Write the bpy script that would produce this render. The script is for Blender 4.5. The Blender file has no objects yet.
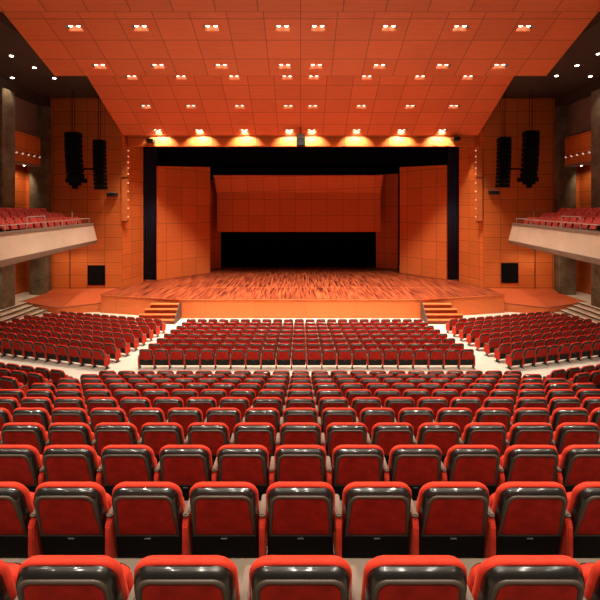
import bpy, bmesh, math, random
from mathutils import Vector, Matrix
random.seed(7)
C = bpy.context.scene.collection
F = 419.0; ZC = 6.35; HY = 212.0; VX = 300.5
PI = math.pi

def W(x, d, zc): return Vector((x, d, ZC + zc))          # zc: height relative to the eye
def zat(py, d): return -(py - HY) * d / F                 # eye-relative height read off at distance d
def xat(px, d): return (px - VX) * d / F

# ------------------------------------------------------------------ materials
def new_mat(name):
    m = bpy.data.materials.new(name); m.use_nodes = True
    nt = m.node_tree; b = nt.nodes['Principled BSDF']
    return m, nt, b
def lin(r, g, b):
    f = lambda c: (c/255/12.92) if c/255 <= 0.04045 else ((c/255+0.055)/1.055)**2.4
    return (f(r), f(g), f(b), 1)
def N(nt, t, **kw):
    n = nt.nodes.new(t)
    for k, v in kw.items(): setattr(n, k, v)
    return n
def math_n(nt, op, a, b=None, c=None):
    n = N(nt, 'ShaderNodeMath', operation=op)
    for i, v in enumerate((a, b, c)):
        if v is None: continue
        if hasattr(v, 'links') or isinstance(v, bpy.types.NodeSocket): nt.links.new(v, n.inputs[i])
        else: n.inputs[i].default_value = v
    return n.outputs[0]
def mixc(nt, fac, a, b, mode='MIX'):
    n = N(nt, 'ShaderNodeMix', data_type='RGBA', blend_type=mode)
    for s, v in ((n.inputs[0], fac), (n.inputs[6], a), (n.inputs[7], b)):
        if isinstance(v, bpy.types.NodeSocket): nt.links.new(v, s)
        else: s.default_value = v
    return n.outputs[2]
def simple(name, col, rough=0.6, metal=0.0, var=0.0, scale=6.0, bump=0.0, spec=0.5, sheen=0.0, bscale=None):
    m, nt, b = new_mat(name)
    b.inputs['Base Color'].default_value = col
    b.inputs['Roughness'].default_value = rough
    b.inputs['Metallic'].default_value = metal
    b.inputs['Specular IOR Level'].default_value = spec
    if sheen:
        b.inputs['Sheen Weight'].default_value = sheen
        b.inputs['Sheen Roughness'].default_value = 0.4
        b.inputs['Sheen Tint'].default_value = (1.0, 0.25, 0.12, 1)
    tc = N(nt, 'ShaderNodeTexCoord')
    ns = N(nt, 'ShaderNodeTexNoise'); ns.inputs['Scale'].default_value = scale; ns.inputs['Detail'].default_value = 4
    nt.links.new(tc.outputs['Object'], ns.inputs['Vector'])
    if var:
        r = N(nt, 'ShaderNodeMapRange'); r.inputs[1].default_value = 0.3; r.inputs[2].default_value = 0.7
        r.inputs[3].default_value = 1-var; r.inputs[4].default_value = 1+var
        nt.links.new(ns.outputs['Fac'], r.inputs[0])
        h = N(nt, 'ShaderNodeVectorMath', operation='SCALE'); h.inputs[0].default_value = col[:3]
        nt.links.new(r.outputs[0], h.inputs['Scale']); nt.links.new(h.outputs[0], b.inputs['Base Color'])
    if bump:
        n2 = N(nt, 'ShaderNodeTexNoise'); n2.inputs['Scale'].default_value = bscale or scale*8
        nt.links.new(tc.outputs['Object'], n2.inputs['Vector'])
        bp = N(nt, 'ShaderNodeBump'); bp.inputs['Strength'].default_value = bump; bp.inputs['Distance'].default_value = 0.01
        nt.links.new(n2.outputs['Fac'], bp.inputs['Height']); nt.links.new(bp.outputs[0], b.inputs['Normal'])
    return m
def wood(name, col, pw, ph, lw=0.018, ou=0.0, ov=0.0, dark=0.35, slat=0.0, rough=0.5, rvar=0.07):
    """veneer panelling: joints every pw x ph metres of the UV map, grain along u"""
    m, nt, b = new_mat(name)
    uv = N(nt, 'ShaderNodeUVMap'); sp = N(nt, 'ShaderNodeSeparateXYZ'); nt.links.new(uv.outputs[0], sp.inputs[0])
    u = math_n(nt, 'DIVIDE', math_n(nt, 'ADD', sp.outputs[0], ou), pw); v = math_n(nt, 'DIVIDE', math_n(nt, 'ADD', sp.outputs[1], ov), ph)
    def line(t, p):
        f = math_n(nt, 'ABSOLUTE', math_n(nt, 'SUBTRACT', math_n(nt, 'FRACT', math_n(nt, 'ADD', t, 0.5)), 0.5))
        return math_n(nt, 'LESS_THAN', f, lw/p)
    ln = math_n(nt, 'MAXIMUM', line(u, pw), line(v, ph))
    cb = N(nt, 'ShaderNodeCombineXYZ'); nt.links.new(math_n(nt, 'FLOOR', u), cb.inputs[0]); nt.links.new(math_n(nt, 'FLOOR', v), cb.inputs[1])
    wn = N(nt, 'ShaderNodeTexWhiteNoise'); nt.links.new(cb.outputs[0], wn.inputs['Vector'])
    mp = N(nt, 'ShaderNodeMapping'); mp.inputs['Scale'].default_value = (0.5, 9, 1); nt.links.new(uv.outputs[0], mp.inputs[0])
    gn = N(nt, 'ShaderNodeTexNoise'); gn.inputs['Scale'].default_value = 2.0; gn.inputs['Detail'].default_value = 5; nt.links.new(mp.outputs[0], gn.inputs['Vector'])
    k = math_n(nt, 'ADD', math_n(nt, 'MULTIPLY', wn.outputs[0], rvar*2), 1-rvar)
    k = math_n(nt, 'MULTIPLY', k, math_n(nt, 'ADD', math_n(nt, 'MULTIPLY', gn.outputs['Fac'], 0.35), 0.82))
    if slat:
        sl = math_n(nt, 'LESS_THAN', math_n(nt, 'FRACT', math_n(nt, 'MULTIPLY', v, 4.0)), 0.10)
        k = math_n(nt, 'MULTIPLY', k, math_n(nt, 'SUBTRACT', 1.0, math_n(nt, 'MULTIPLY', sl, slat)))
    k = math_n(nt, 'MULTIPLY', k, math_n(nt, 'SUBTRACT', 1.0, math_n(nt, 'MULTIPLY', ln, 1-dark)))
    h = N(nt, 'ShaderNodeVectorMath', operation='SCALE'); h.inputs[0].default_value = col[:3]
    nt.links.new(k, h.inputs['Scale']); nt.links.new(h.outputs[0], b.inputs['Base Color'])
    b.inputs['Roughness'].default_value = rough; b.inputs['Specular IOR Level'].default_value = 0.3
    return m
def emis(name, col, s):
    m, nt, b = new_mat(name)
    b.inputs['Base Color'].default_value = col
    b.inputs['Emission Color'].default_value = col; b.inputs['Emission Strength'].default_value = s
    return m
def stage_mat():
    m, nt, b = new_mat('stage_parquet')
    uv = N(nt, 'ShaderNodeUVMap')
    mp = N(nt, 'ShaderNodeMapping'); mp.inputs['Scale'].default_value = (8.5, .42, 1); mp.inputs['Rotation'].default_value = (0, 0, 0.10); nt.links.new(uv.outputs[0], mp.inputs[0])
    n1 = N(nt, 'ShaderNodeTexNoise'); n1.inputs['Scale'].default_value = 1.0; n1.inputs['Detail'].default_value = 3; n1.inputs['Distortion'].default_value = 0.25
    nt.links.new(mp.outputs[0], n1.inputs['Vector'])
    cr = N(nt, 'ShaderNodeValToRGB'); e = cr.color_ramp.elements
    e[0].position = 0.36; e[0].color = (0.09, 0.018, 0.010, 1); e[1].position = 0.62; e[1].color = (0.56, 0.135, 0.045, 1)
    x = cr.color_ramp.elements.new(0.47); x.color = (0.36, 0.060, 0.024, 1)
    nt.links.new(n1.outputs['Fac'], cr.inputs[0])
    br = N(nt, 'ShaderNodeTexBrick'); br.inputs['Scale'].default_value = 1.0; br.inputs['Brick Width'].default_value = 2.2; br.inputs['Row Height'].default_value = 0.14
    br.inputs['Mortar Size'].default_value = 0.006; br.inputs['Color1'].default_value = (1, 1, 1, 1); br.inputs['Color2'].default_value = (0.62, 0.55, 0.55, 1); br.inputs['Mortar'].default_value = (0.35, 0.3, 0.3, 1)
    m2 = N(nt, 'ShaderNodeMapping'); m2.inputs['Rotation'].default_value = (0, 0, PI/2); nt.links.new(uv.outputs[0], m2.inputs[0]); nt.links.new(m2.outputs[0], br.inputs['Vector'])
    nt.links.new(mixc(nt, 0.8, cr.outputs[0], br.outputs[0], 'MULTIPLY'), b.inputs['Base Color'])
    b.inputs['Roughness'].default_value = 0.38
    return m
def concrete(name, col, rough=0.85, sc=1.3, var=0.22):
    m, nt, b = new_mat(name)
    tc = N(nt, 'ShaderNodeTexCoord')
    n1 = N(nt, 'ShaderNodeTexNoise'); n1.inputs['Scale'].default_value = sc; n1.inputs['Detail'].default_value = 8; n1.inputs['Roughness'].default_value = 0.65
    nt.links.new(tc.outputs['Object'], n1.inputs['Vector'])
    r = N(nt, 'ShaderNodeMapRange'); r.inputs[1].default_value = 0.3; r.inputs[2].default_value = 0.7; r.inputs[3].default_value = 1-var; r.inputs[4].default_value = 1+var
    nt.links.new(n1.outputs['Fac'], r.inputs[0])
    h = N(nt, 'ShaderNodeVectorMath', operation='SCALE'); h.inputs[0].default_value = col[:3]
    nt.links.new(r.outputs[0], h.inputs['Scale']); nt.links.new(h.outputs[0], b.inputs['Base Color'])
    b.inputs['Roughness'].default_value = rough
    bp = N(nt, 'ShaderNodeBump'); bp.inputs['Strength'].default_value = 0.25; nt.links.new(n1.outputs['Fac'], bp.inputs['Height']); nt.links.new(bp.outputs[0], b.inputs['Normal'])
    return m

ORANGE = (0.74, 0.185, 0.040, 1)
M = {}
M['ceil'] = wood('orange_ceiling_veneer', (0.76, 0.165, 0.056, 1), 1.525, 1.19, lw=0.016, dark=0.40, slat=0.06)
M['wall'] = wood('orange_wall_veneer', ORANGE, 1.18, 0.86, lw=0.014, dark=0.42, slat=0.13)
M['shell'] = wood('orange_shell_veneer', (0.72, 0.17, 0.040, 1), 1.38, 1.42, lw=0.016, dark=0.45, slat=0.10)
M['apron'] = wood('orange_apron_veneer', (0.72, 0.170, 0.042, 1), 3.0, 5.0, lw=0.010, dark=0.6, slat=0.0, rough=0.4)
M['rampwood'] = wood('orange_ramp_veneer', (0.56, 0.11, 0.035, 1), 3.0, 5.0, lw=0.008, dark=0.7, rough=0.45)
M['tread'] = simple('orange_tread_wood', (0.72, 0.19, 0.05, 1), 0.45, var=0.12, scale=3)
M['riser'] = simple('dark_wood_and_riser_shade', (0.24, 0.04, 0.012, 1), 0.6, var=0.1)  # on the stage steps this dark tone holds the shade under the treads
M['stringer'] = simple('grey_brown_stringer', (0.09, 0.05, 0.035, 1), 0.7, var=0.25, scale=4)
M['stage'] = stage_mat()
M['red'] = simple('red_upholstery', (0.64, 0.042, 0.020, 1), 0.85, var=0.18, scale=9, bump=0.25, bscale=160, spec=0.2, sheen=0.25)

M['redpanel'] = simple('dark_red_back_fabric', (0.42, 0.018, 0.011, 1), 0.9, var=0.22, scale=14, bump=0.25, bscale=160, spec=0.15, sheen=0.12)
M['pink'] = simple('pinkish_red_upholstery', (0.78, 0.12, 0.095, 1), 0.8, var=0.15, scale=9, spec=0.2, sheen=0.2)
M['black'] = simple('black_moulded_plastic', (0.008, 0.007, 0.006, 1), 0.40, var=0.2, scale=8, bump=0.03, spec=0.35)
for _m in (M['black'],):
    _b = _m.node_tree.nodes['Principled BSDF']; _b.inputs['Coat Weight'].default_value = 1.0; _b.inputs['Coat Roughness'].default_value = 0.10; _b.inputs['Coat IOR'].default_value = 1.55
M['lowerblack'] = simple('dull_black_plastic', (0.013, 0.011, 0.010, 1), 0.6, spec=0.2)
M['speakerblack'] = simple('black_speaker_paint', (0.005, 0.0045, 0.0045, 1), 0.8, spec=0.08)
M['trim'] = simple('grey_brown_plastic_trim', (0.080, 0.058, 0.043, 1), 0.45, var=0.12, scale=8)
M['cap'] = simple('worn_grey_armrest_cap', (0.20, 0.145, 0.11, 1), 0.5, var=0.2, scale=10)
M['metalblack'] = simple('black_painted_metal', (0.014, 0.013, 0.013, 1), 0.5)
M['plate'] = simple('small_metal_plate', (0.35, 0.33, 0.30, 1), 0.35, metal=0.6)
M['tier'] = concrete('grey_brown_tier_floor', (0.17, 0.13, 0.095, 1), 0.7, 1.5, 0.15)
M['floor'] = concrete('cream_floor', (0.78, 0.72, 0.62, 1), 0.5, 1.1, 0.10)
M['carpetriser'] = concrete('grey_brown_riser', (0.17, 0.12, 0.085, 1), 0.8, 2, 0.15)
M['stairdark'] = simple('dark_stair_nosing', (0.075, 0.06, 0.05, 1), 0.7, var=0.2)
M['conc'] = concrete('raw_grey_concrete', (0.15, 0.115, 0.070, 1), 0.9, 1.4, 0.55)
M['rim'] = concrete('cream_concrete', (0.70, 0.58, 0.44, 1), 0.8, 0.8, 0.10)
M['rimgrey'] = concrete('grey_concrete_coping', (0.27, 0.21, 0.16, 1), 0.75, 1.2, 0.14)
M['dark'] = simple('dark_brown_ceiling_paint', (0.045, 0.026, 0.018, 1), 0.85, var=0.15, scale=1)
M['void'] = simple('matt_black_paint', (0.0015, 0.0015, 0.002, 1), 1.0, spec=0.05)
M['drape'] = simple('black_velvet_drape', (0.0015, 0.0015, 0.0025, 1), 1.0, var=0.2, spec=0.05)
M['navy'] = simple('navy_velvet_drape', (0.02, 0.028, 0.075, 1), 0.9, var=0.2)
M['plaster'] = concrete('grey_plaster_panel', (0.20, 0.12, 0.095, 1), 0.8, 1.0, 0.08)
M['rail'] = simple('white_painted_rail', (0.62, 0.58, 0.52, 1), 0.4, metal=0.2)
M['steel'] = simple('pale_steel', (0.55, 0.52, 0.48, 1), 0.35, metal=0.7)
M['grille'] = simple('black_grille_cloth', (0.008, 0.007, 0.007, 1), 0.8, var=0.3, scale=40)
M['lamp'] = emis('warm_white_lamp_glass', (1.0, 0.86, 0.72, 1), 9)
M['lampsmall'] = emis('small_white_lamp_glass', (1.0, 0.85, 0.70, 1), 26)
M['bulb'] = emis('dim_side_lamp_glass', (1.0, 0.66, 0.40, 1), 0.7)
M['spotw'] = emis('dim_white_spot_glass', (1.0, 0.8, 0.62, 1), 0.35)

# ------------------------------------------------------------------ mesh helpers
def uvset(bm, u=Vector((1,0,0)), v=Vector((0,0,1)), o=Vector((0,0,0))):
    l = bm.loops.layers.uv.verify()
    for f in bm.faces:
        for lp in f.loops:
            p = lp.vert.co - o
            lp[l].uv = (p.dot(u), p.dot(v))
def obj(name, bm, mats, parent=None, loc=None, smooth=False):
    me = bpy.data.meshes.new(name)
    bmesh.ops.recalc_face_normals(bm, faces=bm.faces)
    if smooth:
        for f in bm.faces: f.smooth = True
    bm.to_mesh(me); bm.free()
    if not isinstance(mats, (list, tuple)): mats = [mats]
    for m in mats: me.materials.append(M[m] if isinstance(m, str) else m)
    o = bpy.data.objects.new(name, me); C.objects.link(o)
    if parent: o.parent = parent
    if loc is not None: o.location = loc
    return o
def tag(o, label, cat, group=None, kind=None):
    o['label'] = label; o['category'] = cat
    if group: o['group'] = group
    if kind: o['kind'] = kind
    return o
def thing(name, label, cat, loc=(0,0,0), rz=0, group=None):
    o = bpy.data.objects.new(name, None); C.objects.link(o)
    o.empty_display_size = 0.1
    o.location = loc; o.rotation_euler = (0, 0, rz)
    return tag(o, label, cat, group)
def struct(o):
    o['kind'] = 'structure'; return o
def box(bm, x0, x1, y0, y1, z0, z1, mi=0):
    vs = [bm.verts.new((x, y, z)) for z in (z0, z1) for y in (y0, y1) for x in (x0, x1)]
    fs = []
    for a in ((0,1,3,2), (4,6,7,5), (0,4,5,1), (2,3,7,6), (0,2,6,4), (1,5,7,3)):
        f = bm.faces.new([vs[i] for i in a]); f.material_index = mi; fs.append(f)
    return vs
def BX(*a):
    bm = bmesh.new(); box(bm, *a); uvset(bm); return bm
def bevbox(x0, x1, y0, y1, z0, z1, w=0.01, seg=2):
    bm = bmesh.new(); box(bm, x0, x1, y0, y1, z0, z1)
    bmesh.ops.bevel(bm, geom=bm.edges[:], offset=w, segments=seg, affect='EDGES', profile=0.6)
    uvset(bm); return bm
def prism(pts_bottom, pts_top):
    bm = bmesh.new(); n = len(pts_bottom)
    a = [bm.verts.new(p) for p in pts_bottom]; b = [bm.verts.new(p) for p in pts_top]
    bm.faces.new(a[::-1]); bm.faces.new(b)
    for i in range(n): bm.faces.new((a[i], a[(i+1) % n], b[(i+1) % n], b[i]))
    return bm
def cyl(bm, p, q, r, n=10, r2=None, mi=0):
    p = Vector(p); q = Vector(q); ax = (q-p).normalized()
    t = Vector((0,0,1)) if abs(ax.z) < 0.9 else Vector((1,0,0))
    a = ax.cross(t).normalized(); b = ax.cross(a)
    r2 = r if r2 is None else r2
    A = [bm.verts.new(p + r*(math.cos(2*PI*i/n)*a + math.sin(2*PI*i/n)*b)) for i in range(n)]
    B = [bm.verts.new(q + r2*(math.cos(2*PI*i/n)*a + math.sin(2*PI*i/n)*b)) for i in range(n)]
    bm.faces.new(A[::-1]).material_index = mi; bm.faces.new(B).material_index = mi
    for i in range(n): bm.faces.new((A[i], A[(i+1) % n], B[(i+1) % n], B[i])).material_index = mi
def CY(p, q, r, n=10, r2=None):
    bm = bmesh.new(); cyl(bm, p, q, r, n, r2); return bm
def slab(p0, p1, p2, p3, t, nrm=None):
    """thick panel: quad p0..p3 (p0->p1 = u, p0->p3 = v), thickness t along -normal"""
    p0, p1, p2, p3 = map(Vector, (p0, p1, p2, p3))
    u = (p1-p0).normalized(); v = (p3-p0).normalized(); n = nrm or u.cross(v).normalized()
    bm = prism([p - n*t for p in (p0, p1, p2, p3)], [p0, p1, p2, p3])
    uvset(bm, u, v, p0); return bm
def outline(wb, wt, z0, z1, r, n=5, rb=0.02):
    """rounded upright outline: wb/wt half widths at bottom and top; top corners radius r"""
    pts = []
    for (cx, cz, a0, rr) in ((1, 0, -90, rb), (1, 1, 0, r), (-1, 1, 90, r), (-1, 0, 180, rb)):
        hw = wt if cz else wb
        X = cx*(hw-rr); Z = (z1-rr) if cz else (z0+rr)
        m = n if cz else max(1, n//2)
        for i in range(m+1):
            a = math.radians(a0 + 90*i/m)
            px = X + rr*math.cos(a); pz = Z + rr*math.sin(a)
            if cz: pz += 0.020*(1-(px/max(wt, .01))**2)
            pts.append((px, pz))
    return pts
LEAN = 0.32; SH = 0.765
def ly(z): return (SH - z)*LEAN
def loft(bm, layers, mi=0, cap0=True, cap1=True, lean=True):
    """layers: list of (points, y)"""
    rings = []
    for pts, y in layers:
        rings.append([bm.verts.new((x, y + (ly(z) if lean else 0), z)) for x, z in pts])
    for a, b in zip(rings, rings[1:]):
        n = len(a)
        for i in range(n):
            f = bm.faces.new((a[i], a[(i+1) % n], b[(i+1) % n], b[i])); f.material_index = mi; f.smooth = True
    if cap0: f = bm.faces.new(rings[0][::-1]); f.material_index = mi
    if cap1: f = bm.faces.new(rings[-1]); f.material_index = mi
    return rings

# ------------------------------------------------------------------ theatre seat
def s_pad(bm, n=5, mi=0):
    loft(bm, [(outline(.225, .214, .30, .728, .085, n), .044), (outline(.248, .241, .29, .740, .086, n), .052), (outline(.2525, .247, .285, .745, .090, n), .070),
              (outline(.251, .245, .29, .736, .090, n), .095), (outline(.22, .20, .33, .70, .08, n), .112)], mi)
def s_shell(bm, n=5, mi=0):
    loft(bm, [(outline(.240, .217, .12, .684, .055, n), .0), (outline(.244, .224, .115, .694, .062, n), .006), (outline(.247, .234, .11, .722, .075, n), .032), (outline(.249, .239, .11, .726, .080, n), .052), (outline(.249, .239, .11, .722, .080, n), .080)], mi)
def s_trim(bm, n=5, mi=0):
    rings = [[bm.verts.new((x, y+ly(z), z)) for x, z in pts] for pts, y in ((outline(.238, .214, .13, .690, .060, n), .001), (outline(.235, .211, .135, .687, .060, n), -.009), (outline(.214, .191, .340, .670, .048, n), -.009), (outline(.209, .186, .345, .666, .045, n), .001))]
    for a, b in zip(rings, rings[1:]):
        k = len(a)
        for q in range(k):
            f = bm.faces.new((a[q], a[(q+1) % k], b[(q+1) % k], b[q])); f.material_index = mi; f.smooth = True
def s_panel(bm, n=5, mi=0):
    loft(bm, [(outline(.205, .182, .350, .662, .043, n), -.007), (outline(.2095, .1865, .345, .6665, .045, n), .002)], mi, cap1=False)
def s_lower(bm, mi=0):
    loft(bm, [(outline(.240, .226, .112, .342, .012, 2), -.018), (outline(.246, .232, .108, .346, .016, 2), -.010)], mi)
def s_seat(bm, n=4, mi=0):
    loft(bm, [(outline(.19, .18, .24, .50, .05, n), .165), (outline(.215, .205, .22, .53, .06, n), .18), (outline(.215, .205, .22, .53, .06, n), .23), (outline(.19, .18, .24, .50, .05, n), .25)], mi)
def s_seatshell(bm, mi=0):
    loft(bm, [(outline(.20, .19, .23, .51, .05, 3), .252), (outline(.17, .16, .27, .47, .05, 3), .275)], mi)
def s_arm(bm, sx, mi=0, lo=False):
    x = sx*.275; w = .021
    prof = [(.09, .12), (.36, .12), (.38, .30), (.36, .472), (.115, .472), (.09, .43)]
    a = [bm.verts.new((x-w, y, z)) for y, z in prof]; b = [bm.verts.new((x+w, y, z)) for y, z in prof]
    fs = [bm.faces.new(a[::-1]), bm.faces.new(b)] + [bm.faces.new((a[i], a[(i+1) % 6], b[(i+1) % 6], b[i])) for i in range(6)]
    if not lo: bmesh.ops.bevel(bm, geom=list({e for f in fs for e in f.edges}), offset=.008, segments=2, affect='EDGES')
    for f in bm.faces:
        if lo is False: f.material_index = mi
    if lo:
        for f in fs: f.material_index = mi
def s_cap(bm, sx, mi=0, lo=False):
    x = sx*.275; vs = box(bm, x-.0215, x+.0215, .11, .34, .478, .504, mi)
    if not lo:
        es = list({e for v in vs for e in v.link_edges}); bmesh.ops.bevel(bm, geom=es, offset=.008, segments=2, affect='EDGES')
def s_leg(bm, sx, mi=0):
    x = sx*.275
    box(bm, x-.018, x+.018, .16, .28, .012, .119, mi)
    box(bm, x-.024, x+.024, .09, .37, .0, .011, mi)
def part(fn, name, m, parent, *a, smooth=False, **k):
    bm = bmesh.new(); fn(bm, *a, **k); uvset(bm); return obj(name, bm, m, parent)
PLATE = lambda bm: box(bm, -.022, .022, ly(.325)-.024, ly(.325)-.0185, .322, .328)
def make_seat():
    t = thing('theatre_seat', 'x', 'theatre seat')
    part(s_pad, 'backrest_cushion', 'red', t)
    sh = part(s_shell, 'back_shell', 'black', t)
    part(s_trim, 'back_trim', 'trim', t)
    part(s_panel, 'back_panel', 'redpanel', t)
    lp = part(s_lower, 'lower_panel', 'lowerblack', t)
    part(PLATE, 'small_plate', 'plate', lp)
    se = part(s_seat, 'seat_cushion', 'red', t)
    part(s_seatshell, 'seat_shell', 'black', se)
    a = part(s_arm, 'armrest', 'red', t, -1)
    part(s_cap, 'armrest_cap', 'cap', a, -1)
    part(s_leg, 'leg', 'metalblack', t, -1)
    return t
def right_arm(t):
    a = part(s_arm, 'armrest', 'red', t, 1); part(s_cap, 'armrest_cap', 'cap', a, 1); part(s_leg, 'leg', 'metalblack', t, 1)
def copy_tree(o, parent=None):
    c = o.copy(); C.objects.link(c); c.parent = parent
    for ch in kids[o.name]: copy_tree(ch, c)
    return c
kids = {}
def index(o):
    kids[o.name] = list(o.children)
    for ch in o.children: index(ch)

# seat positions ------------------------------------------------------------
TH = math.radians(16.3); TN = math.tan(TH)
def rear_d(k): return 0.993*(k+1)
def rear_floor(k): return -(1.622 + .2875*(k-1)) - SH
def front_d(j): return 15.28 + .917*j
def front_floor_v(v): return -5.75 - max(0, min(1, (v-15.0)/7.2))*.60
ordn = ['zeroth','first','second','third','fourth','fifth','sixth','seventh','eighth','ninth','tenth','eleventh','twelfth','thirteenth','fourteenth','fifteenth','sixteenth','seventeenth','eighteenth','nineteenth','twentieth','twenty-first','twenty-second','twenty-third']
seats = []   # (dist, x, d, zc, rz, label, group, last_in_row)
for k in range(1, 12):
    d = rear_d(k); row = 'nearest row' if k == 1 else ordn[k] + ' nearest row'
    for n in range(-10, 12):
        x = n*.55
        if abs(x*F/d) > 322 + .26*F/d: continue
        if n == 0: pos = 'the middle seat directly before the camera'
        else: pos = ('the one' if abs(n) == 1 else ordn[abs(n)]) + (' just' if abs(n) == 1 else '') + (' left' if n < 0 else ' right') + ' of the middle seat'
        if n == 0: lab = f'red tip-up seat with black shell, {row}, directly before the camera'
        else: lab = f'red tip-up seat with black shell, {row}, {ordn[abs(n)]} {"left" if n<0 else "right"} of centre seat'
        seats.append([d, x, d-.085, rear_floor(k), 0, lab, 'red seats in the near centre block', n == 11])
for s, hx in ((-1, -7.0), (1, 7.42)):
    side = 'left' if s < 0 else 'right'
    for k in (9, 10, 11):
        for i in range(0, 6):
            x = hx + s*i*.55*math.cos(TH); d = rear_d(k) + i*.55*math.sin(TH)
            if abs(x*F/d) > 305: continue
            rn = {11: 'front', 10: 'second', 9: 'third'}[k]
            seats.append([d, x, d, rear_floor(k), s*TH, f'red seat in near {side} turned block, {rn} row, {ordn[i+1]} from aisle', f'red seats in the near {side} block', (i == 0) if s < 0 else False])
for j in range(8):
    d = front_d(j); rn = 'rearmost row' if j == 0 else ordn[j+1] + ' row from rear'
    for n in range(-10, 12):
        seats.append([d, n*.562-.06, d, front_floor_v(d), 0, f'red seat in lower centre block, {rn}, {ordn[n+11]} from its left end', 'red seats in the lower centre block', n == 11])
for s, hx in ((-1, -7.45), (1, 8.0)):
    side = 'left' if s < 0 else 'right'
    cnt = {7: 12, 6: 13, 5: 14}
    for j in range(8):
        rn = 'rearmost row' if j == 0 else ordn[j+1] + ' row from rear'
        for i in range(cnt.get(j, 14)):
            x = hx + s*i*.55*math.cos(TH); d = front_d(j) + i*.55*math.sin(TH)
            if abs(x*F/d) > 312 or abs(x) > 14.7: continue
            seats.append([d, x, d, front_floor_v(front_d(j)), s*TH, f'red seat in lower {side} block, {rn}, {ordn[i+1]} from the aisle', f'red seats in the lower {side} block', (i == 0) if s < 0 else False])
seats.sort(key=lambda a: a[0])
NMAX = 300
proto = make_seat(); bpy.context.view_layer.update()
proto_end = None
index(proto)
for i, sd in enumerate(seats[:NMAX]):
    _, x, d, zf, rz, lab, grp, last = sd
    o = proto if i == 0 else copy_tree(proto)
    if last: right_arm(o)
    o.location = W(x, d, zf); o.rotation_euler = (0, 0, rz)
    o['label'] = lab; o['group'] = grp
# the rest of the seats, one object
tm = bpy.data.meshes.new('tmp'); bm = bmesh.new()
s_pad(bm, 2, 0); s_shell(bm, 2, 1); s_trim(bm, 2, 2); s_panel(bm, 2, 3); s_lower(bm, 5); s_seat(bm, 2, 0); s_arm(bm, -1, 0, True); s_cap(bm, -1, 4, True); s_leg(bm, -1, 1)
bmesh.ops.recalc_face_normals(bm, faces=bm.faces)
bm.to_mesh(tm); bm.free()
te = bpy.data.meshes.new('tmp_end'); bm = bmesh.new(); s_arm(bm, 1, 0, True); s_cap(bm, 1, 4, True); s_leg(bm, 1, 1); bmesh.ops.recalc_face_normals(bm, faces=bm.faces); bm.to_mesh(te); bm.free()
bm = bmesh.new()
for _, x, d, zf, rz, lab, grp, last in seats[NMAX:]:
    mt = Matrix.Translation(W(x, d, zf)) @ Matrix.Rotation(rz, 4, 'Z')
    for me in ([tm, te] if last else [tm]):
        n0 = len(bm.verts); bm.from_mesh(me); bm.verts.ensure_lookup_table()
        bmesh.ops.transform(bm, matrix=mt, verts=bm.verts[n0:])
far = obj('theatre_seat_rows', bm, ['red', 'black', 'trim', 'redpanel', 'cap', 'lowerblack'])
tag(far, 'small distant red seats filling the rows closest to the stage', 'theatre seats', kind='stuff')
bpy.data.meshes.remove(tm); bpy.data.meshes.remove(te)

# ------------------------------------------------------------------ floor
HL, HR, XS = -7.2, 7.7, 19.5
def bend(v, x):
    return v + (HL-x)*TN if x < HL else (v + (x-HR)*TN if x > HR else v)
def strip(bm, v0, z0, v1, z1, xs=(-XS, HL, HR, XS), mi=0):
    a = [bm.verts.new(W(x, bend(v0, x), z0)) for x in xs]; b = [bm.verts.new(W(x, bend(v1, x), z1)) for x in xs]
    for i in range(len(xs)-1):
        bm.faces.new((a[i], a[i+1], b[i+1], b[i])).material_index = mi
bm = bmesh.new()
for k in range(-3, 12):
    v0 = rear_d(k) - .09; v1 = rear_d(k+1) - .09 if k < 11 else 12.75
    z = rear_floor(k); zn = rear_floor(k+1) if k < 11 else -5.75
    strip(bm, v0, z, v1, z, mi=2 if k < 11 else 0)
    strip(bm, v1, z, v1, z-.03, mi=1)
    strip(bm, v1, z-.03, v1, zn, mi=1)
strip(bm, 12.75, -5.75, 15.0, -5.75); strip(bm, 15.0, -5.75, 22.2, -6.35)
strip(bm, 22.2, -6.35, 29.0, -6.35)
bmesh.ops.remove_doubles(bm, verts=bm.verts, dist=.0005)
struct(obj('floor', bm, ['floor', 'carpetriser', 'tier']))

# stage ----------------------------------------------------------------------
ZS = -5.18
plan = [(-7.1, 25.0), (7.3, 25.0), (12.85, 26.4), (12.65, 28.55), (12.35, 28.75), (11.8, 31.25), (11.8, 31.8), (15.9, 31.8), (15.9, 40.6), (-15.9, 40.6), (-15.9, 31.8), (-11.7, 31.8), (-11.7, 31.25), (-12.1, 28.75), (-12.4, 28.55), (-12.6, 26.4)]
st = thing('stage', 'wide wooden stage with reddish streaked floor and orange front', 'stage', W(0, 25, -6.35))
def loc0(v, t): return tuple(Vector(v) - t.location)
bm = prism([loc0(W(x, d, ZS-.10), st) for x, d in plan], [loc0(W(x, d, ZS), st) for x, d in plan]); uvset(bm, Vector((1,0,0)), Vector((0,1,0)))
obj('stage_floor', bm, 'stage', st)
obj('floor_seam', BX(-10.2, 10.4, 3.80, 3.85, 1.171, 1.176), 'tread', st)
bm = bmesh.new(); l = bm.loops.layers.uv.verify()
fr = [(-12.6, 28.3), (-12.6, 26.4), (-7.1, 25.0), (7.3, 25.0), (12.85, 26.4), (12.85, 28.3)]
acc = 0
for (xa, da), (xb, db) in zip(fr, fr[1:]):
    L = math.hypot(xb-xa, db-da)
    q = [W(xa, da+.03, -6.40), W(xb, db+.03, -6.40), W(xb, db+.03, ZS-.10), W(xa, da+.03, ZS-.10)]
    f = bm.faces.new([bm.verts.new(loc0(p, st)) for p in q])
    for lp, uv in zip(f.loops, ((acc, 0), (acc+L, 0), (acc+L, 1.1), (acc, 1.1))): lp[l].uv = (uv[0], uv[1]+.3)
    acc += L
ap = obj('stage_front', bm, 'apron', st)
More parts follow.
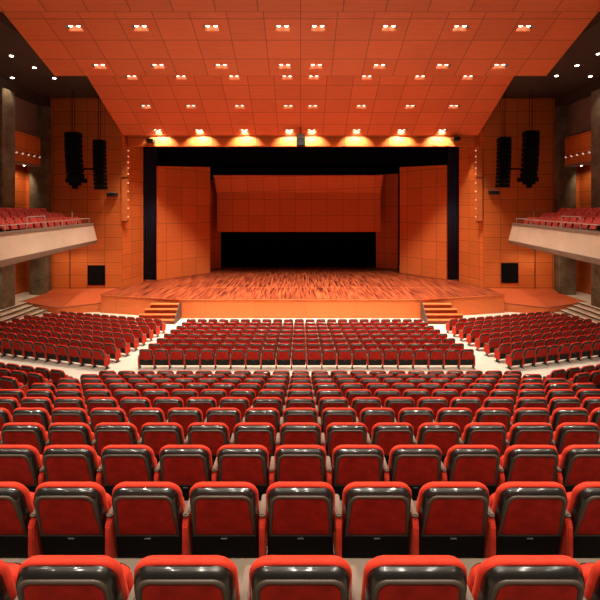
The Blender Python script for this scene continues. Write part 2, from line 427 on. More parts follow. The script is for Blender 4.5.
bm = bmesh.new()
for (xa, da), (xb, db) in zip(fr[1:-1], fr[2:]):
    dr = Vector((xb-xa, db-da, 0)).normalized(); nn = Vector((dr.y, -dr.x, 0))
    p = W(xa, da, ZS-.015); q = W(xb, db, ZS-.015)
    a = [loc0(v, st) for v in (p, q, q+nn*.035, p+nn*.035)]
    z = Vector((0,0,-.06))
    pb = [Vector(v)+z for v in a]; bm2 = prism(pb, a); me = bpy.data.meshes.new('t'); bm2.to_mesh(me); bm2.free(); bm.from_mesh(me); bpy.data.meshes.remove(me)
uvset(bm); obj('stage_edge_trim', bm, 'tread', st)
for s in (-1, 1):
    side = 'left' if s < 0 else 'right'; o = 0.15
    sx = lambda x: o + s*x
    # lower side platform sloping off the stage towards the side aisle
    top = [(12.76, 26.72, -5.80), (15.2, 26.0, -5.97), (17.35, 25.8, -5.55), (17.4, 27.9, -5.50), (17.1, 28.6, -5.28), (12.70, 28.62, ZS-.02)]
    t = thing('stage_side_ramp', f'orange wooden ramp beside the stage, tapering toward {side} wall', 'ramp', W(sx(15), 27, -6.35))
    bt = [loc0(W(sx(x), d, -6.40), t) for x, d, z in top]; tp = [loc0(W(sx(x), d, z), t) for x, d, z in top]
    bm = bmesh.new(); vt = [bm.verts.new(p) for p in tp]; vb = [bm.verts.new(p) for p in bt]; n = 6
    c = bm.verts.new(loc0(W(sx(15.2), 27.6, -5.52), t))
    for i in range(n): bm.faces.new((vt[i], vt[(i+1) % n], c))
    for i in range(n): bm.faces.new((vb[i], vb[(i+1) % n], vt[(i+1) % n], vt[i]))
    for i_, f in enumerate(bm.faces): f.material_index = 0 if i_ < n else 1
    uvset(bm, Vector((1,0,0)), Vector((0,.5,1)).normalized()); obj('ramp_deck', bm, ['rampwood', 'apron'], t)
    edge = bmesh.new()
    for i in range(0, 2):
        a_, b_ = Vector(tp[i]), Vector(tp[i+1]); cyl(edge, a_, b_, .03, 6)
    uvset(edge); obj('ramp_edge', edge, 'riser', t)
    # stage steps
    xa, xb = (-8.85, -7.15) if s < 0 else (7.2, 8.9)
    t = thing('stage_steps', f'short orange wooden steps climbing to the {side} part of the stage', 'steps', W((xa+xb)/2, 24.4, -6.35))
    for i in range(4):
        z = ZS - .234*(i+1); y1 = 24.93 if i == 0 else 24.9-.3*i; y0 = 24.9-.3*(i+1); yb = 24.95 if s*1 and i < 99 else 0
        w = -.02*0
        obj('tread', bevbox(xa-t.location.x-(.22*i if s < 0 else 0), xb-t.location.x+(.22*i if s > 0 else 0), y0-t.location.y-.03, y1-t.location.y+.02, z+1.17+5.18-.045, z+6.35, .008), 'tread', t)
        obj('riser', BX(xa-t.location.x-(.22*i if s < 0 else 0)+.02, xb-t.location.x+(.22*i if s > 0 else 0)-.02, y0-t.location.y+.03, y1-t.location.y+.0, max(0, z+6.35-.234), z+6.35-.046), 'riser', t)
    xi = (xb if s < 0 else xa); 
    for sg, xe in ((1, xi),):
        w0, w1 = (xe+.005, xe+.045) if s < 0 else (xe-.045, xe-.005)
        prof = [(24.95, 0), (23.62, 0), (23.62, .16), (24.68, 1.0), (24.95, 1.05)]
        bm = prism([(w0-t.location.x, y-t.location.y, z) for y, z in prof], [(w1-t.location.x, y-t.location.y, z) for y, z in prof]); uvset(bm)
        obj('side_stringer', bm, 'stringer', t)
    # side aisle stairs and landing
    t = thing('side_stairs', f'long pale shallow stairs with dark edges along the {side} aisle', 'stairs', W(sx(16.2), 21.5, -6.35))
    for i in range(5):
        x0 = 15.45 + .36*i; z = .16*(i+1)
        xx = sorted((sx(x0)-t.location.x, sx(x0+.36 if i < 4 else 17.6)-t.location.x)); 
        yb = (25.95 if i < 2 else 25.8)
        obj('stair_step', BX(xx[0], xx[1], -9.5, yb-21.5-.02, 0.0, z), 'floor', t)
        e = sorted((sx(x0-.012)-t.location.x, sx(x0+.03)-t.location.x))
        obj('step_edge', BX(e[0], e[1], -9.5, yb-21.5-.02, z-.065, z+.003), 'stairdark', t)
    xx = sorted((sx(17.6), sx(22)))
    bm = BX(xx[0], xx[1], 8, 29.2, 0, .80); ob = obj('trim_1' if s < 0 else 'trim_2', bm, 'floor'); struct(ob)

def spot(name, loc, target, e, size, blend=.5, col=(1, .84, .66), r=.1):
    ld = bpy.data.lights.new(name, 'SPOT'); ld.energy = e; ld.spot_size = math.radians(size); ld.spot_blend = blend; ld.color = col; ld.shadow_soft_size = r
    lo = bpy.data.objects.new(name, ld); C.objects.link(lo); lo.location = loc
    lo.rotation_euler = (Vector(target)-Vector(loc)).to_track_quat('-Z', 'Y').to_euler()
    return lo
# ------------------------------------------------------------------ walls
for s in (-1, 1):
    side = 'left' if s < 0 else 'right'; o = 0.15
    sx = lambda x: o + s*x
    D = 28.65
    # front-facing wall beside the proscenium
    a, b = (sx(17.25), sx(12.35)) if s < 0 else (sx(12.35), sx(17.25))
    bm = slab(W(a, D, -6.5), W(b, D, -6.5), W(b, D, 7.9), W(a, D, 7.9), .25)
    uvset(bm, Vector((1,0,0)), Vector((0,0,1)), W(sx(12.35), D, ZS))
    struct(obj('wall_' + side, bm, 'wall'))
    # splayed return to the proscenium
    p0 = W(sx(12.35), D, -6.4); p1 = W(-11.76 if s < 0 else 11.86, 31.35, -6.4); up = Vector((0,0,13.2))
    if s < 0: bm = slab(p0, p1, p1+up, p0+up, .22)
    else: bm = slab(p1, p0, p0+up, p1+up, .22)
    struct(obj('wall_' + side + '_return', bm, 'wall'))
    # outer side wall behind the columns
    bm = BX(*sorted((sx(19.3), sx(19.6))), 12, 29.6, ZC-5.6, ZC+8.2); uvset(bm, Vector((0,1,0)), Vector((0,0,1)))
    struct(obj('wall_' + side + '_side', bm, 'wall'))
    bm = BX(*sorted((sx(17.2), sx(19.6))), 29.2, 29.5, ZC-5.6, ZC+8.2); uvset(bm)
    struct(obj('wall_' + side + '_corner', bm, 'wall'))
    # dark beam under the side ceiling
    struct(obj('trim_%d' % (3 if s < 0 else 4), BX(*sorted((sx(17.35), sx(19.3))), 12, 29.15, ZC+7.15, ZC+7.85), 'dark'))
    # concrete columns
    for (x0, x1, lx0, lx1, d0, d1, nm) in ((17.15, 18.27, 17.15, 18.27, 28.0, 28.6, 'rear'), (17.1, 17.75, 17.1, 18.2, 23.8, 24.9, 'near')):
        t = thing('concrete_column', f'rough grey concrete column on the {side} side, ' + ('beside the orange stage wall' if nm == 'rear' else 'cut by the photo edge'), 'column', W(sx((x0+x1)/2), (d0+d1)/2, -5.54))
        L = t.location
        obj('upper_shaft', bevbox(*[v-L.x for v in sorted((sx(x0), sx(x1)))], d0-L.y, d1-L.y, 3.6, 12.65, .02, 1), 'conc', t)
        obj('lower_shaft', bevbox(*[v-L.x for v in sorted((sx(lx0), sx(lx1)))], d0-L.y, d1-L.y, 0, 3.0, .02, 1), 'conc', t)
    # technical boxes with little spotlights
    for bi, (d0, d1) in enumerate(((25.0, 27.95), (20.6, 23.75))):
        t = thing('lighting_gallery', f'orange gallery front with five small spots high on {side} wall' + (', beside the stage wall' if bi == 0 else ', cut by photo edge'), 'gallery', W(sx(17.6), (d0+d1)/2, 3.1))
        L = t.location
        bm = BX(*[v-L.x for v in sorted((sx(17.5), sx(18.1)))], d0-L.y, d1-L.y, 0, 1.85); uvset(bm, Vector((0,1,0)), Vector((0,0,1))); obj('front_panel', bm, 'wall', t)
        obj('bottom_edge', BX(*[v-L.x for v in sorted((sx(17.44), sx(18.1)))], d0-L.y, d1-L.y, -.09, -.005), 'rimgrey', t)
        for i in range(5):
            y = d0 + .35 + i*(d1-d0-.7)/4 - L.y
            x = sx(17.42)-L.x
            bm = bmesh.new(); cyl(bm, (x, y, .60), (x-s*.13, y-.06, .50), .05, 8, .075)
            sp = obj('spotlight', bm, 'metalblack', t)
            bm = bmesh.new(); cyl(bm, (x-s*.131, y-.061, .499), (x-s*.14, y-.065, .492), .07, 8); obj('spotlight_lens', bm, 'spotw', sp)
        if bi == 0:
            obj('added_soffit_lamp', CY((sx(18.0)-L.x, .6, -.10), (sx(18.0)-L.x, .6, -.12), .04, 10), 'lampsmall', t)  # added lamp, put under the box to brighten the side wall
            spot('added_gallery_fill', L+Vector((sx(18.3)-L.x, .6, -.2)), L+Vector((sx(19.3)-L.x, 2.0, -2.2)), 190 if s < 0 else 110, 95, .7, (1, .76, .5), .08)
        # grey panel above
        bm = BX(*sorted((sx(17.7), sx(17.85))), d0, d1, ZC+4.98, ZC+7.12)
        ob = obj('plaster_panel', bm, 'plaster'); tag(ob, f'brownish grey blank panel above the gallery on the {side}' + (', beside the stage wall' if bi == 0 else ', at photo edge'), 'wall panel')
    # black speaker grille low in the wall
    x0, x1 = (xat(88, D), xat(105.3, D)) if s < 0 else (xat(501, D), xat(518, D))
    y0, y1 = (265.3, 285) if s < 0 else (263, 282.8)
    z1, z0 = zat(y0, D), zat(y1, D)
    t = thing('speaker_grille', f'square black speaker grille low in the {side} orange wall', 'speaker', W((x0+x1)/2, D-.01, z0))
    L = t.location
    obj('grille', BX(x0-L.x+.04, x1-L.x-.04, -.03, -.005, .04, z1-z0-.04), 'speakerblack', t)
    bm = bmesh.new(); w = x1-x0; h = z1-z0
    for q in ((-w/2, w/2, -.05, -.003, 0, .05), (-w/2, w/2, -.05, -.003, h-.05, h), (-w/2, -w/2+.05, -.05, -.003, .05, h-.05), (w/2-.05, w/2, -.05, -.003, .05, h-.05)): box(bm, *q)
    obj('grille_frame', bm, 'speakerblack', t)
    # small wall projector
    px = (107, 116.5) if s < 0 else (490.5, 498.5)
    x0, x1 = xat(px[0], 28.3), xat(px[1], 28.3); zz = zat(194.5 if s < 0 else 192.5, 28.3)
    t = thing('wall_camera', f'small black box on a pale bracket on the {side} orange wall', 'camera', W((x0+x1)/2, 28.6, zz)); 
    obj('camera_body', bevbox(-.30, .30, -.42, -.06, -.14, .10, .02, 1), 'metalblack', t)
    obj('mounting_plate', bevbox(-.32, .32, -.44, .03, .105, .15, .01, 1), 'steel', t)
    # door joint under the balcony
    jx = xat(70, D) if s < 0 else xat(535, D)
    ob = obj('trim_%d' % (5 if s < 0 else 6), BX(jx-.035, jx+.035, D-.03, D-.004, ZC-5.2, ZC-2.2), 'riser'); struct(ob)
    # two lamp towers on the splayed return
    for i, (ya, yb, pr, nb) in enumerate(((148, 177, .30, 5), (179, 221, .42, 5))):
        dd = 28.72; pc = 125.5 if s < 0 else 478.5
        xc = xat(pc, dd); za, zb = zat(ya, dd), zat(yb, dd)
        t = thing('lamp_tower', f'{"upper" if i == 0 else "lower"} orange slot housing with side bulbs on the wall {side} of stage', 'stage light', W(xc, dd, zb))
        h = za-zb; ws = .19
        bm = bmesh.new(); box(bm, -ws, ws, -.20, .10, 0, h); uvset(bm, Vector((0,1,0)), Vector((0,0,1)))
        obj('housing', bm, 'tread', t)
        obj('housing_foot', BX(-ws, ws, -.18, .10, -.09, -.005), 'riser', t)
        for j in range(nb):
            z = h*(j+.5)/nb
            bm = bmesh.new(); bmesh.ops.create_uvsphere(bm, u_segments=8, v_segments=6, radius=.042, matrix=Matrix.Translation((-s*(ws+.05), -.12, z)))
            b = obj('bulb', bm, 'bulb', t, smooth=True)
            obj('bulb_socket', CY((-s*(ws+.002), -.12, z), (-s*(ws+.03), -.12, z), .03, 8), 'steel', b)

# proscenium header, stage house
HB = 4.56
bm = slab(W(-11.95, 28.98, HB), W(12.05, 28.98, HB), W(12.05, 28.98, 6.9), W(-11.95, 28.98, 6.9), .35); uvset(bm)
struct(obj('wall_front', bm, wood('orange_header_veneer', ORANGE, 3.05, 3, ov=.5, lw=.012)))
for nm, b in (('wall_back', (-16, 16, 40.7, 41.0, ZC-5.4, ZC+9.6)), ('wall_stage_left', (-16.3, -16, 31.5, 41, ZC-5.4, ZC+9.6)), ('wall_stage_right', (16, 16.3, 31.5, 41, ZC-5.4, ZC+9.6)), ('ceiling_stage', (-16.3, 16.3, 31.7, 41, ZC+9.3, ZC+9.6)),
              ('wall_proscenium_left', (-16.3, -11.95, 31.5, 31.7, ZC-5.4, ZC+9.6)), ('wall_proscenium_right', (11.95, 16.3, 31.5, 31.7, ZC-5.4, ZC+9.6)), ('wall_proscenium_top', (-11.95, 11.95, 31.72, 31.85, ZC+6.9, ZC+9.6))):
    struct(obj(nm, BX(*b), 'void'))
# curtains
def curtain(x0, x1, d, z0, z1, folds, amp, m, label, cat='curtain', name='stage_curtain'):
    bm = bmesh.new(); n = folds*8
    xs = [x0 + (x1-x0)*i/n for i in range(n+1)]
    yy = [amp*math.sin(2*PI*folds*i/n) for i in range(n+1)]
    P = lambda x, y, z: (x-(x0+x1)/2, y, z)
    h = z1-z0
    A = [bm.verts.new(P(x, y, 0)) for x, y in zip(xs, yy)]; B = [bm.verts.new(P(x, y*.7, h)) for x, y in zip(xs, yy)]
    A2 = [bm.verts.new(P(x, y+.02, 0)) for x, y in zip(xs, yy)]; B2 = [bm.verts.new(P(x, y*.7+.02, h)) for x, y in zip(xs, yy)]
    for i in range(n):
        for q in ((A[i], A[i+1], B[i+1], B[i]), (A2[i+1], A2[i], B2[i], B2[i+1]), (A[i+1], A[i], A2[i], A2[i+1]), (B[i], B[i+1], B2[i+1], B2[i])): bm.faces.new(q)
    bm.faces.new((A[0], B[0], B2[0], A2[0])); bm.faces.new((B[n], A[n], A2[n], B2[n]))
    o = obj(name, bm, m, loc=W((x0+x1)/2, d, z0), smooth=True)
    return tag(o, label, cat)
curtain(-12.05, -10.98, 32.0, ZS+.01, 8.5, 6, .09, 'navy', 'tall navy black curtain hanging at left edge of the stage opening')
curtain(11.26, 12.15, 32.0, ZS+.01, 8.5, 5, .09, 'navy', 'tall navy black curtain hanging at right edge of the stage opening')
curtain(-11.9, 11.9, 32.35, 3.75, 8.5, 60, .07, 'drape', 'wide black border drape across the top of the stage opening', name='border_drape')
curtain(-15.5, -9.2, 38.6, ZS+.01, 8.5, 22, .08, 'drape', 'black curtain behind the left orange stage panel')
curtain(9.2, 15.5, 38.6, ZS+.01, 8.5, 22, .08, 'drape', 'black curtain behind the right orange stage panel')
curtain(-7.6, 7.2, 39.6, ZS+.01, 5, 50, .08, 'drape', 'black curtain closing the low dark opening at the back of the stage')

# standing shell panels -------------------------------------------------------
def shell_panel(name, label, xa, da, xb, db, h0, h1, t=.14, m='shell', wheels=True, z0=ZS+.02):
    th = thing(name, label, 'stage panel', W((xa+xb)/2, (da+db)/2, z0))
    L = th.location
    p0 = Vector((xa, da, L.z)) - L; p1 = Vector((xb, db, L.z)) - L
    u = (p1-p0).normalized(); n = Vector((u.y, -u.x, 0))
    if n.y > 0: n = -n
    q = [p0, p1, p1+Vector((0,0,h1)), p0+Vector((0,0,h0))]
    bm = prism([v - n*t for v in q], q); uvset(bm, u, Vector((0,0,1)), p0 - u*.6)
    obj('panel_face', bm, m, th)
    bm = bmesh.new()
    for f in (.12, .5, .88):
        c = p0.lerp(p1, f) - n*(t+.03)
        cyl(bm, c + Vector((0,0,.02)), c + Vector((0,0,min(h0,h1)*.92)), .03, 6)
    obj('back_frame', bm, 'metalblack', th)
    return th
shell_panel('acoustic_panel', 'tall orange standing panel at the left of the stage', -10.82, 31.65, -7.62, 35.4, 8.63, 8.96)
shell_panel('acoustic_panel', 'tall orange standing panel at the right of the stage', 8.38, 35.4, 11.12, 31.95, 8.96, 8.74)
shell_panel('acoustic_panel', 'narrow dim orange panel behind and left of the dark opening', xat(210, 38), 37.2, xat(221, 38.5), 38.5, 8.0, 8.0)
shell_panel('acoustic_panel', 'dim orange panel standing right of the dark opening at stage back', xat(376, 38.5), 38.5, xat(398, 37.5), 37.5, 8.6, 8.6)
# hanging reflector
D = 36.8
t = thing('hanging_acoustic_panel', 'wide dim orange panel hanging above the dark stage opening', 'stage panel', W(0, D, zat(232, D)))
xa, xb = xat(217, D), xat(380.5, D); zl, zm, zt = zat(232, D), zat(193, D), zat(175.5, D-1.0)
L = t.location
bm = slab(W(xa, D, zl)-L, W(xb, D, zl)-L, W(xb, D, zm)-L, W(xa, D, zm)-L, .12); obj('lower_panel', bm, 'shell', t)
bm = slab(W(xa-.05, D-.01, zm+.01)-L, W(xb+.02, D-.01, zm+.01)-L, W(xb+.05, D-1.0, zt)-L, W(xa-.12, D-1.0, zt)-L, .12); obj('upper_tilted_panel', bm, 'shell', t)
for x in (-5, 0, 5): obj('suspension_cable', CY(W(x, D-.9, zt+.05)-L, W(x, D-.9, 9.2)-L, .015, 6), 'metalblack', t)

# ------------------------------------------------------------------ ceiling reflectors with real recesses
WH = 12.2; CELL = 1.525
LX = [-6.35, -4.5, -2.5, -.5, .5, 2.5, 4.5, 6.3]
def pz(pl, d): return pl[1] + pl[2]*(d - pl[0])
P0 = (15.1, 7.21, -.40); P1 = (20.8, 6.75, -.394); P2 = (28.8, 5.26, -.51)
def d_of(pl, py):   # distance where the plane shows at image row py
    return (pl[1]-pl[2]*pl[0]) / ((HY-py)/F - pl[2])
def canopy(label, pl, d0, d1, rows, cx=.0, wh=WH):
    """pl plane; from d0 (near, high) to d1 (far, low); rows: list of d of lamp rows"""
    sl = pl[2]; k = math.sqrt(1+sl*sl)
    th = thing('ceiling_canopy', label, 'ceiling panel', W(0, d1, pz(pl, d1)))
    L = th.location
    hw, hd = .32, .145
    holes = [(x*CELL, d) for d in rows for x in LX]
    xs = sorted({-wh, wh} | {x+s*hw for x, _ in holes for s in (-1, 1)})
    ds = sorted({d0, d1} | {d+s*hd for _, d in holes for s in (-1, 1)})
    bm = bmesh.new(); grid = {}
    def V(i, j):
        if (i, j) not in grid: grid[i, j] = bm.verts.new(W(xs[i], ds[j], pz(pl, ds[j])) - L)
        return grid[i, j]
    for i in range(len(xs)-1):
        for j in range(len(ds)-1):
            cxm = (xs[i]+xs[i+1])/2; cdm = (ds[j]+ds[j+1])/2
            if any(abs(cxm-x) < hw*.9 and abs(cdm-d) < hd*.9 for x, d in holes): continue
            bm.faces.new((V(i, j), V(i+1, j), V(i+1, j+1), V(i, j+1)))
    l = bm.loops.layers.uv.verify()
    for f in bm.faces:
        for lp in f.loops: lp[l].uv = (lp.vert.co.x, (-lp.vert.co.y)*k)
    me = bpy.data.meshes.new('canopy_board'); 
    bmesh.ops.recalc_face_normals(bm, faces=bm.faces)
    if sum(f.normal.z for f in bm.faces) > 0: bmesh.ops.reverse_faces(bm, faces=bm.faces)
    bm.to_mesh(me); bm.free(); me.materials.append(M['ceil'])
    b = bpy.data.objects.new('canopy_board', me); C.objects.link(b); b.parent = th
    sm = b.modifiers.new('s', 'SOLIDIFY'); sm.thickness = .05; sm.offset = -1
    return th
canopy('orange panelled ceiling section nearest the viewer, at top edge of the photo', P0, 8.0, 15.1, [], wh=13.4)
struct(obj('ceiling_rear', BX(-13.4, 13.4, -9, 7.9, ZC+8.6, ZC+8.7), 'ceil'))
dA, dB = d_of(P1, 28.6), d_of(P1, 66.8)
dC, dD, dE = d_of(P2, 77.8), d_of(P2, 107), d_of(P2, 131)
canopy('orange panelled middle ceiling section with two rows of twin lamps', P1, 16.3, 20.8, [dA, dB])
canopy('orange panelled ceiling section over the stage front with three lamp rows', P2, 22.9, 28.8, [dC, dD, dE])
SPOT_E = 1500
first = None
rn = ['row nearest the viewer', 'second row from the viewer', 'middle row of five', 'fourth row from the viewer', 'last row before the stage opening']
for ri, (pl, d) in enumerate(((P1, dA), (P1, dB), (P2, dC), (P2, dD), (P2, dE))):
    for ci, x in enumerate(LX):
        loc = W(x*CELL, d, pz(pl, d))
        if first is None:
            t = thing('ceiling_light', 'x', 'ceiling light')
            # recess box, open at the bottom
            bm = bmesh.new(); w, h, dep = .315, .30, .145
            for q in ((-w, w, -dep-.02, -dep, .06, h+.1, 1), (-w, w, dep, dep+.02, -.03, h, 0), (-w-.02, -w, -dep, dep, .0, h+.05, 1), (w, w+.02, -dep, dep, .0, h+.05, 1), (-w, w, -dep, dep, h, h+.02, 1)): box(bm, *q)
            uvset(bm); obj('lamp_recess', bm, ['tread', 'metalblack'], t)
            obj('lamp_bar', BX(-w+.01, w-.01, -.035, .035, .205, .235), 'metalblack', t)
            for sgn in (-1, 1):
                bm = bmesh.new(); bmesh.ops.create_uvsphere(bm, u_segments=14, v_segments=8, radius=.088, matrix=Matrix.Translation((sgn*.165, -.03, .115)) @ Matrix.Diagonal((1, 1, .55, 1)))
                lm = obj('lamp', bm, 'lamp', t, smooth=True)
                obj('lamp_holder', CY((sgn*.165, -.03, .15), (sgn*.165, -.03, .204), .07, 10), 'steel', lm)
            bpy.context.view_layer.update(); index(t); first = t; o = t
        else: o = copy_tree(first)
        o.location = loc
        o['label'] = f'twin recessed ceiling lamp, {rn[ri]}, {ordn[ci+1] if ci < 7 else "last"} from left'
        o['group'] = 'twin ceiling lamps'
        if ri < 4: spot('ceiling_spot', loc + Vector((0, -.02, -.03)), loc + Vector((0, .9, -6)), SPOT_E, 82, .9)
        else: spot('ceiling_spot', loc + Vector((0, -.02, -.03)), loc + Vector((0, 3.4, -4)), SPOT_E*.31, 112, .5)

# side ceilings and roof
for s in (-1, 1):
    side = 'left' if s < 0 else 'right'
    struct(obj('ceiling_' + side, BX(*sorted((.0 + s*12.28, s*20.5)), 0, 28.9, ZC+7.78, ZC+8.0), 'dark'))
    struct(obj('trim_%d' % (7 if s < 0 else 8), BX(*sorted((s*12.28, s*12.4)), 0, 28.9, ZC+8.0, ZC+10), 'dark'))
struct(obj('ceiling', BX(-12.4, 12.4, 0, 31.8, ZC+10, ZC+10.2), 'dark'))
struct(obj('trim_9', BX(-12.3, 12.3, 28.98, 31.6, ZC+6.92, ZC+7.05), 'dark'))
sl = {-1: [(11.3, 55.3), (34.5, 67.2), (54.3, 77.6), (12.5, 77.3)], 1: [(598.5, 53.3), (577, 65), (556.3, 75.3), (590.3, 75.8)]}
for s in (-1, 1):
    side = 'left' if s < 0 else 'right'
    for i, (px, py) in enumerate(sl[s]):
        d = 7.78*F/(HY-py); loc = W(xat(px, d), d, 7.775)
        wd = ['nearest the viewer', 'second from the viewer', 'touching the orange canopy edge', 'dimmer, beside the outer wall'][i]
        t = thing('downlight', f'small round downlight in {side} dark ceiling, {wd}', 'downlight', loc, group='round downlights in the dark side ceilings')
        bm = bmesh.new(); cyl(bm, (0, 0, 0), (0, 0, -.03), .12, 14, .11); obj('lamp_ring', bm, 'steel', t)
        bm = bmesh.new(); cyl(bm, (0, 0, -.031), (0, 0, -.04), .085, 14); obj('lamp_glass', bm, 'lampsmall', t)
        spot('side_downlight', loc+Vector((0, 0, -.08)), loc+Vector((0, 0, -5)), 130, 80, .6, (1, .78, .55), .1)
# ------------------------------------------------------------------ balconies
def make_bseat():
    t = thing('balcony_chair', 'x', 'balcony seat')
    part(s_pad, 'backrest_cushion', 'pink', t)
    part(s_shell, 'back_shell', 'black', t)
    def seat_down(bm): 
        vs = box(bm, -.22, .22, .14, .58, .36, .45); bmesh.ops.bevel(bm, geom=list({e for v in vs for e in v.link_edges}), offset=.03, segments=2, affect='EDGES')
    part(s_seat, 'seat_cushion', 'pink', t)
    a = part(s_arm, 'armrest', 'black', t, -1)
    part(s_leg, 'leg', 'metalblack', t, -1)
    return t
bs = None
for s in (-1, 1):
    side = 'left' if s < 0 else 'right'; o = 0.15
    sx = lambda x: (o + s*x)
    XR = 13.7; dn, de = 14.0, 27.4
    def rz_(d, zn, ze): return ze + (zn-ze)*(27.4-d)/(27.4-19.0)
    t = thing('balcony', f'cream concrete {side} side balcony with grey coping', 'balcony', W(sx(15.5), 21, -2.3)); L = t.location
    def bar(name, prof_n, prof_e, m):
        a = [W(sx(x), dn, z)-L for x, z in prof_n]; b = [W(sx(x), de, z)-L for x, z in prof_e]
        bm = prism(a, b); uvset(bm, Vector((0,1,0)), Vector((0,0,1))); return obj(name, bm, m, t)
    zt = lambda d: rz_(d, -.93, -.72); zb = lambda d: rz_(d, -2.13, -1.83); zl = lambda d: rz_(d, -2.45, -2.04)
    bar('balcony_front', [(XR, zt(dn)-.16), (XR+.35, zt(dn)-.16), (XR+.35, zb(dn)), (XR-.25, zb(dn))], [(XR, zt(de)-.16), (XR+.35, zt(de)-.16), (XR+.35, zb(de)), (XR-.25, zb(de))], 'rim')
    bar('coping', [(XR-.03, zt(dn)-.155), (XR-.03, zt(dn)), (XR+.38, zt(dn)), (XR+.38, zt(dn)-.155)], [(XR-.03, zt(de)-.155), (XR-.03, zt(de)), (XR+.38, zt(de)), (XR+.38, zt(de)-.155)], 'rimgrey')
    bar('lower_ledge', [(XR-.29, zb(dn)-.005), (XR+2.7, zb(dn)-.005), (XR+2.7, zl(dn)), (XR-.20, zl(dn))], [(XR-.29, zb(de)-.005), (XR+2.7, zb(de)-.005), (XR+2.7, zl(de)), (XR-.20, zl(de))], 'rimgrey')
    levels = [(XR+.36, XR+1.30, -1.08), (XR+1.30, XR+2.2, -.80), (XR+2.2, XR+3.38, -.52)]
    for x0, x1, z in levels:
        bm = BX(*[v-L.x for v in sorted((sx(x0+.002), sx(x1)))], dn-L.y, de-L.y-.02, zb(20)+.3-(-2.3), z+2.3); obj('seating_tier', bm, 'carpetriser', t)
    # seats
    row_x = [14.70, 15.60, 16.50]
    rws = ['front row', 'middle row', 'back row']
    ang = -PI/2 if s < 0 else PI/2
    ang += (-0.08 if s < 0 else 0.08)
    for r in range(3):
        i = 0; d = 27.0 - .25*r
        while True:
            x = sx(row_x[r])
            if abs(x*F/d) > 306: break
            if bs is None: bs = make_bseat(); bpy.context.view_layer.update(); index(bs); q = bs
            else: q = copy_tree(bs)
            q.location = W(x, d, levels[r][2]+.001); q.rotation_euler = (0, 0, ang)
            q['label'] = f'pinkish red seat on {side} balcony, {rws[r]}, {ordn[i+1]} from its stage end'
            q['group'] = f'seats on the {side} balcony'
            i += 1; d -= .62
    # rail
    t2 = thing('balcony_rail', f'thin white metal guard rail on the {side} balcony coping', 'railing', W(sx(XR+.17), 21, zt(21))); L2 = t2.location
    xr = sx(XR+.17)
    P = lambda d, h: W(xr, d, zt(d)+h) - L2
    obj('top_rail', CY(P(14, .30), P(27.2, .30), .022, 8), 'rail', t2)
    obj('end_rail', CY(P(27.2, .30), W(sx(XR+1.4), 27.2, zt(27.2)+.30)-L2, .022, 8), 'rail', t2)
    for i in range(9):
        d = 27.2 - i*1.55
        obj('rail_post', CY(P(d, 0), P(d, .30), .018, 8), 'rail', t2)
    obj('rail_post', CY(W(sx(XR+1.4), 27.2, zt(27.2)-.35)-L2, W(sx(XR+1.4), 27.2, zt(27.2)+.30)-L2, .018, 8), 'rail', t2)
    # raised frame
    t3 = thing('raised_rail_frame', f'taller white metal rail frame at an aisle on the {side} balcony', 'railing', W(sx(XR+.27), 22.0, zt(22))); L3 = t3.location
    for d in (21.2, 22.7):
        obj('frame_post', CY(W(sx(XR+.30), d, zt(d))-L3, W(sx(XR+.30), d, zt(d)+.62)-L3, .022, 8), 'rail', t3)
    obj('frame_rail', CY(W(sx(XR+.30), 21.2, zt(21.2)+.62)-L3, W(sx(XR+.30), 22.7, zt(22.7)+.62)-L3, .022, 8), 'rail', t3)
    o3 = obj('thin_pole', CY((0,0,0), (0,0,.80), .014, 8), 'rail', loc=W(sx(XR+.30), 25.4, zt(25.4))); tag(o3, f'single thin upright pole on the {side} balcony coping', 'pole')
    # lamps under the balcony
    for i, (dd, xx, e) in enumerate(((27.9, 16.3, 90), (27.9, 14.75, 90), (25.8, 16.9, 170), (22.4, 17.6, 200))):
        if dd > 27.5: loc = W(sx(xx), 27.1, zl(27.1)-.01)
        else: loc = W(sx(16.6), dd, zl(dd)-.01)
        t4 = thing('underbalcony_lamp', f'small round lamp under the {side} balcony, {["by the column","by the speaker grille","between the two columns","by the cut off column"][i]}', 'downlight', loc)
        obj('lamp_ring', CY((0,0,0), (0,0,-.03), .12, 12), 'steel', t4)
        obj('lamp_glass', CY((0,0,-.031), (0,0,-.04), .09, 12), 'lampsmall', t4)
        spot('under_balcony_light', loc+Vector((0,0,-.08)), loc+Vector((0, 1.0 if dd > 27.5 else .3, -3)), e*.7, 110, .6, (1, .76, .5), .08)

# ------------------------------------------------------------------ hanging speakers
def line_array(label, x0, x1, y0, y1, d, n, curve, zroof=7.75):
    zt_, zb_ = zat(y0, d), zat(y1, d); w = (x1-x0)
    t = thing('line_array_speaker', label, 'hanging speaker', W((x0+x1)/2, d, zb_)); h = zt_-zb_; ch = h/n
    for i in range(n):
        z1 = h - i*ch; z0 = z1-ch+.012; off = curve*((i/(n-1))**2)
        bm = bmesh.new(); vs = box(bm, -w/2, w/2, -.22+off, .30+off, z0, z1-.012)
        for v in vs:
            if v.co.y > off: v.co.z += .01 if v.co.z < (z0+z1)/2 else -.01
        bmesh.ops.bevel(bm, geom=bm.edges[:], offset=.015, segments=1, affect='EDGES'); uvset(bm)
        cb = obj('speaker_cabinet', bm, 'speakerblack', t)
        obj('speaker_grille', BX(-w/2+.04, w/2-.04, -.235+off, -.222+off, z0+.04, z1-.05), 'speakerblack', cb)
    obj('rigging_frame', bevbox(-w/2+.03, w/2-.03, -.25, .35, h+.005, h+.06, .01, 1), 'speakerblack', t)
    for yy in (-.1, .2): obj('suspension_cable', CY((0, yy, h+.06), (0, yy, zroof-zb_), .022 if yy < 0 else .015, 6), 'speakerblack', t)
    return t
d1, d2 = 26.6, 27.2
big = []
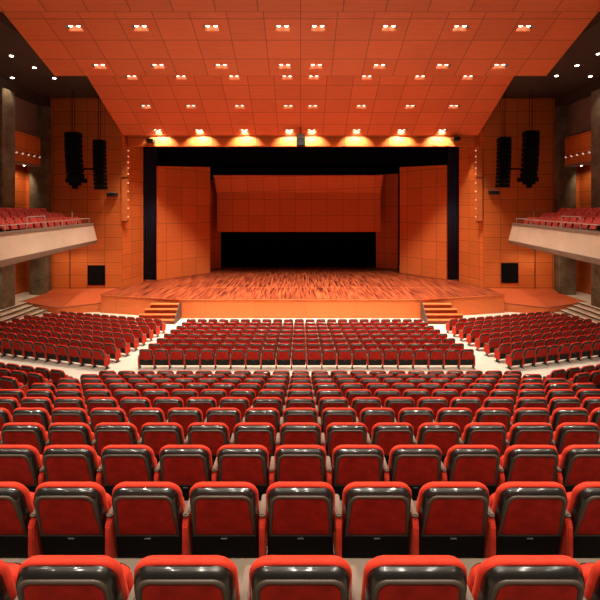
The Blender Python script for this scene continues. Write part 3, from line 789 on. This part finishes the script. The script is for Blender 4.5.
big.append(line_array('large black hanging speaker column on the left, nearest the side wall', xat(66, d1), xat(80, d1), 133.5, 178, d1, 9, .25))
line_array('slim black hanging speaker column on the left, nearer the stage', xat(94, d2), xat(104.3, d2), 141, 189.5, d2, 12, .2)
line_array('slim black hanging speaker column on the right, nearer the stage', xat(498.7, d2), xat(510, d2), 138.5, 187.5, d2, 12, .2)
big.append(line_array('large black hanging speaker column on the right, nearest the side wall', xat(524.5, d1), xat(538, d1), 132, 177, d1, 9, .25))
for s, t in ((-1, big[0]), (1, big[1])):
    zb_ = 0; xc = 0
    obj('angled_cabinet', bevbox(-.50 if s < 0 else -.62, .62 if s < 0 else .50, .0, .6, -.28, -.005, .03, 1), 'speakerblack', t)
    obj('small_cabinet', bevbox(-.32, .32, .05, .5, -.46, -.29, .03, 1), 'speakerblack', t)
    obj('tail_speaker', bevbox(-.14, .14, .1, .4, -.68, -.465, .03, 1), 'speakerblack', t)
    xa, xb = (xat(79.5, d1), xat(94.3, d1)) if s < 0 else (xat(509.5, d1), xat(525, d1))
    x0 = t.location.x; zz = zat(168.5, d1) - (t.location.z-ZC)
    obj('spreader_bar', BX(xa-x0, xb-x0, .25, .35, zz-.05, zz+.05), 'speakerblack', t)
# centre projector and small devices on the header
d = 28.0; xc = xat(300.8, d)
t = thing('hanging_projector', 'black box projector hanging on a pole at the centre above the stage', 'projector', W(xc, d, zat(146, d)))
obj('projector_body', bevbox(-.29, .29, -.35, .35, 0, .50, .03, 2), 'metalblack', t)
obj('mounting_bracket', bevbox(-.28, .28, -.3, .3, .505, .78, .02, 1), 'steel', t)
obj('hanging_pole', CY((0, 0, .78), (0, 0, zat(112, d)-zat(146, d)+.45), .035, 8), 'trim', t)
obj('projector_lens', CY((0, .35, .25), (0, .45, .25), .1, 14), 'grille', t)
for s, px, py in ((-1, 150.5, 140.8), (1, 456, 139)):
    d = 28.55
    t = thing('header_camera', f'small dark device on the beam at the {"left" if s < 0 else "right"} corner of the stage opening', 'camera', W(xat(px, d), d, zat(py+2, d)))
    obj('device_body', bevbox(-.24, .24, -.25, .3, 0, .26, .03, 1), 'metalblack', t)
    obj('device_mount', bevbox(-.1, .1, .1, .425, .265, .33, .01, 1), 'steel', t)

# ------------------------------------------------------------------ light of the rear hall
for x in (-9.6, -6.9, -3.8, -.8, .8, 3.8, 6.9, 9.6):
    for dd in (-3.5, 0, 3.5, 7, 10.5):
        spot('hall_lamp', W(x, dd, 7.1 if dd < 12 else 7.6), W(x, dd+.3, 0), 590, 92, .7, (1, .88, .72))
w = bpy.data.worlds.new('World'); bpy.context.scene.world = w; w.use_nodes = True
w.node_tree.nodes['Background'].inputs[0].default_value = (1.0, .72, .50, 1); w.node_tree.nodes['Background'].inputs[1].default_value = .05

# ------------------------------------------------------------------ camera
cd = bpy.data.cameras.new('camera'); cam = bpy.data.objects.new('camera', cd); C.objects.link(cam)
cam.location = (0, 0, ZC); cam.rotation_euler = (PI/2, 0, 0)
cd.sensor_width = 36; cd.lens = F/600*36; cd.shift_y = (HY-300)/600; cd.shift_x = -(VX-300)/600
cd.clip_end = 200; cd.clip_start = .05
sc = bpy.context.scene; sc.camera = cam
sc.view_settings.view_transform = 'Standard'; sc.view_settings.look = 'None'; sc.view_settings.gamma = 1; sc.view_settings.use_curve_mapping = False
sc.view_settings.exposure = 0.1
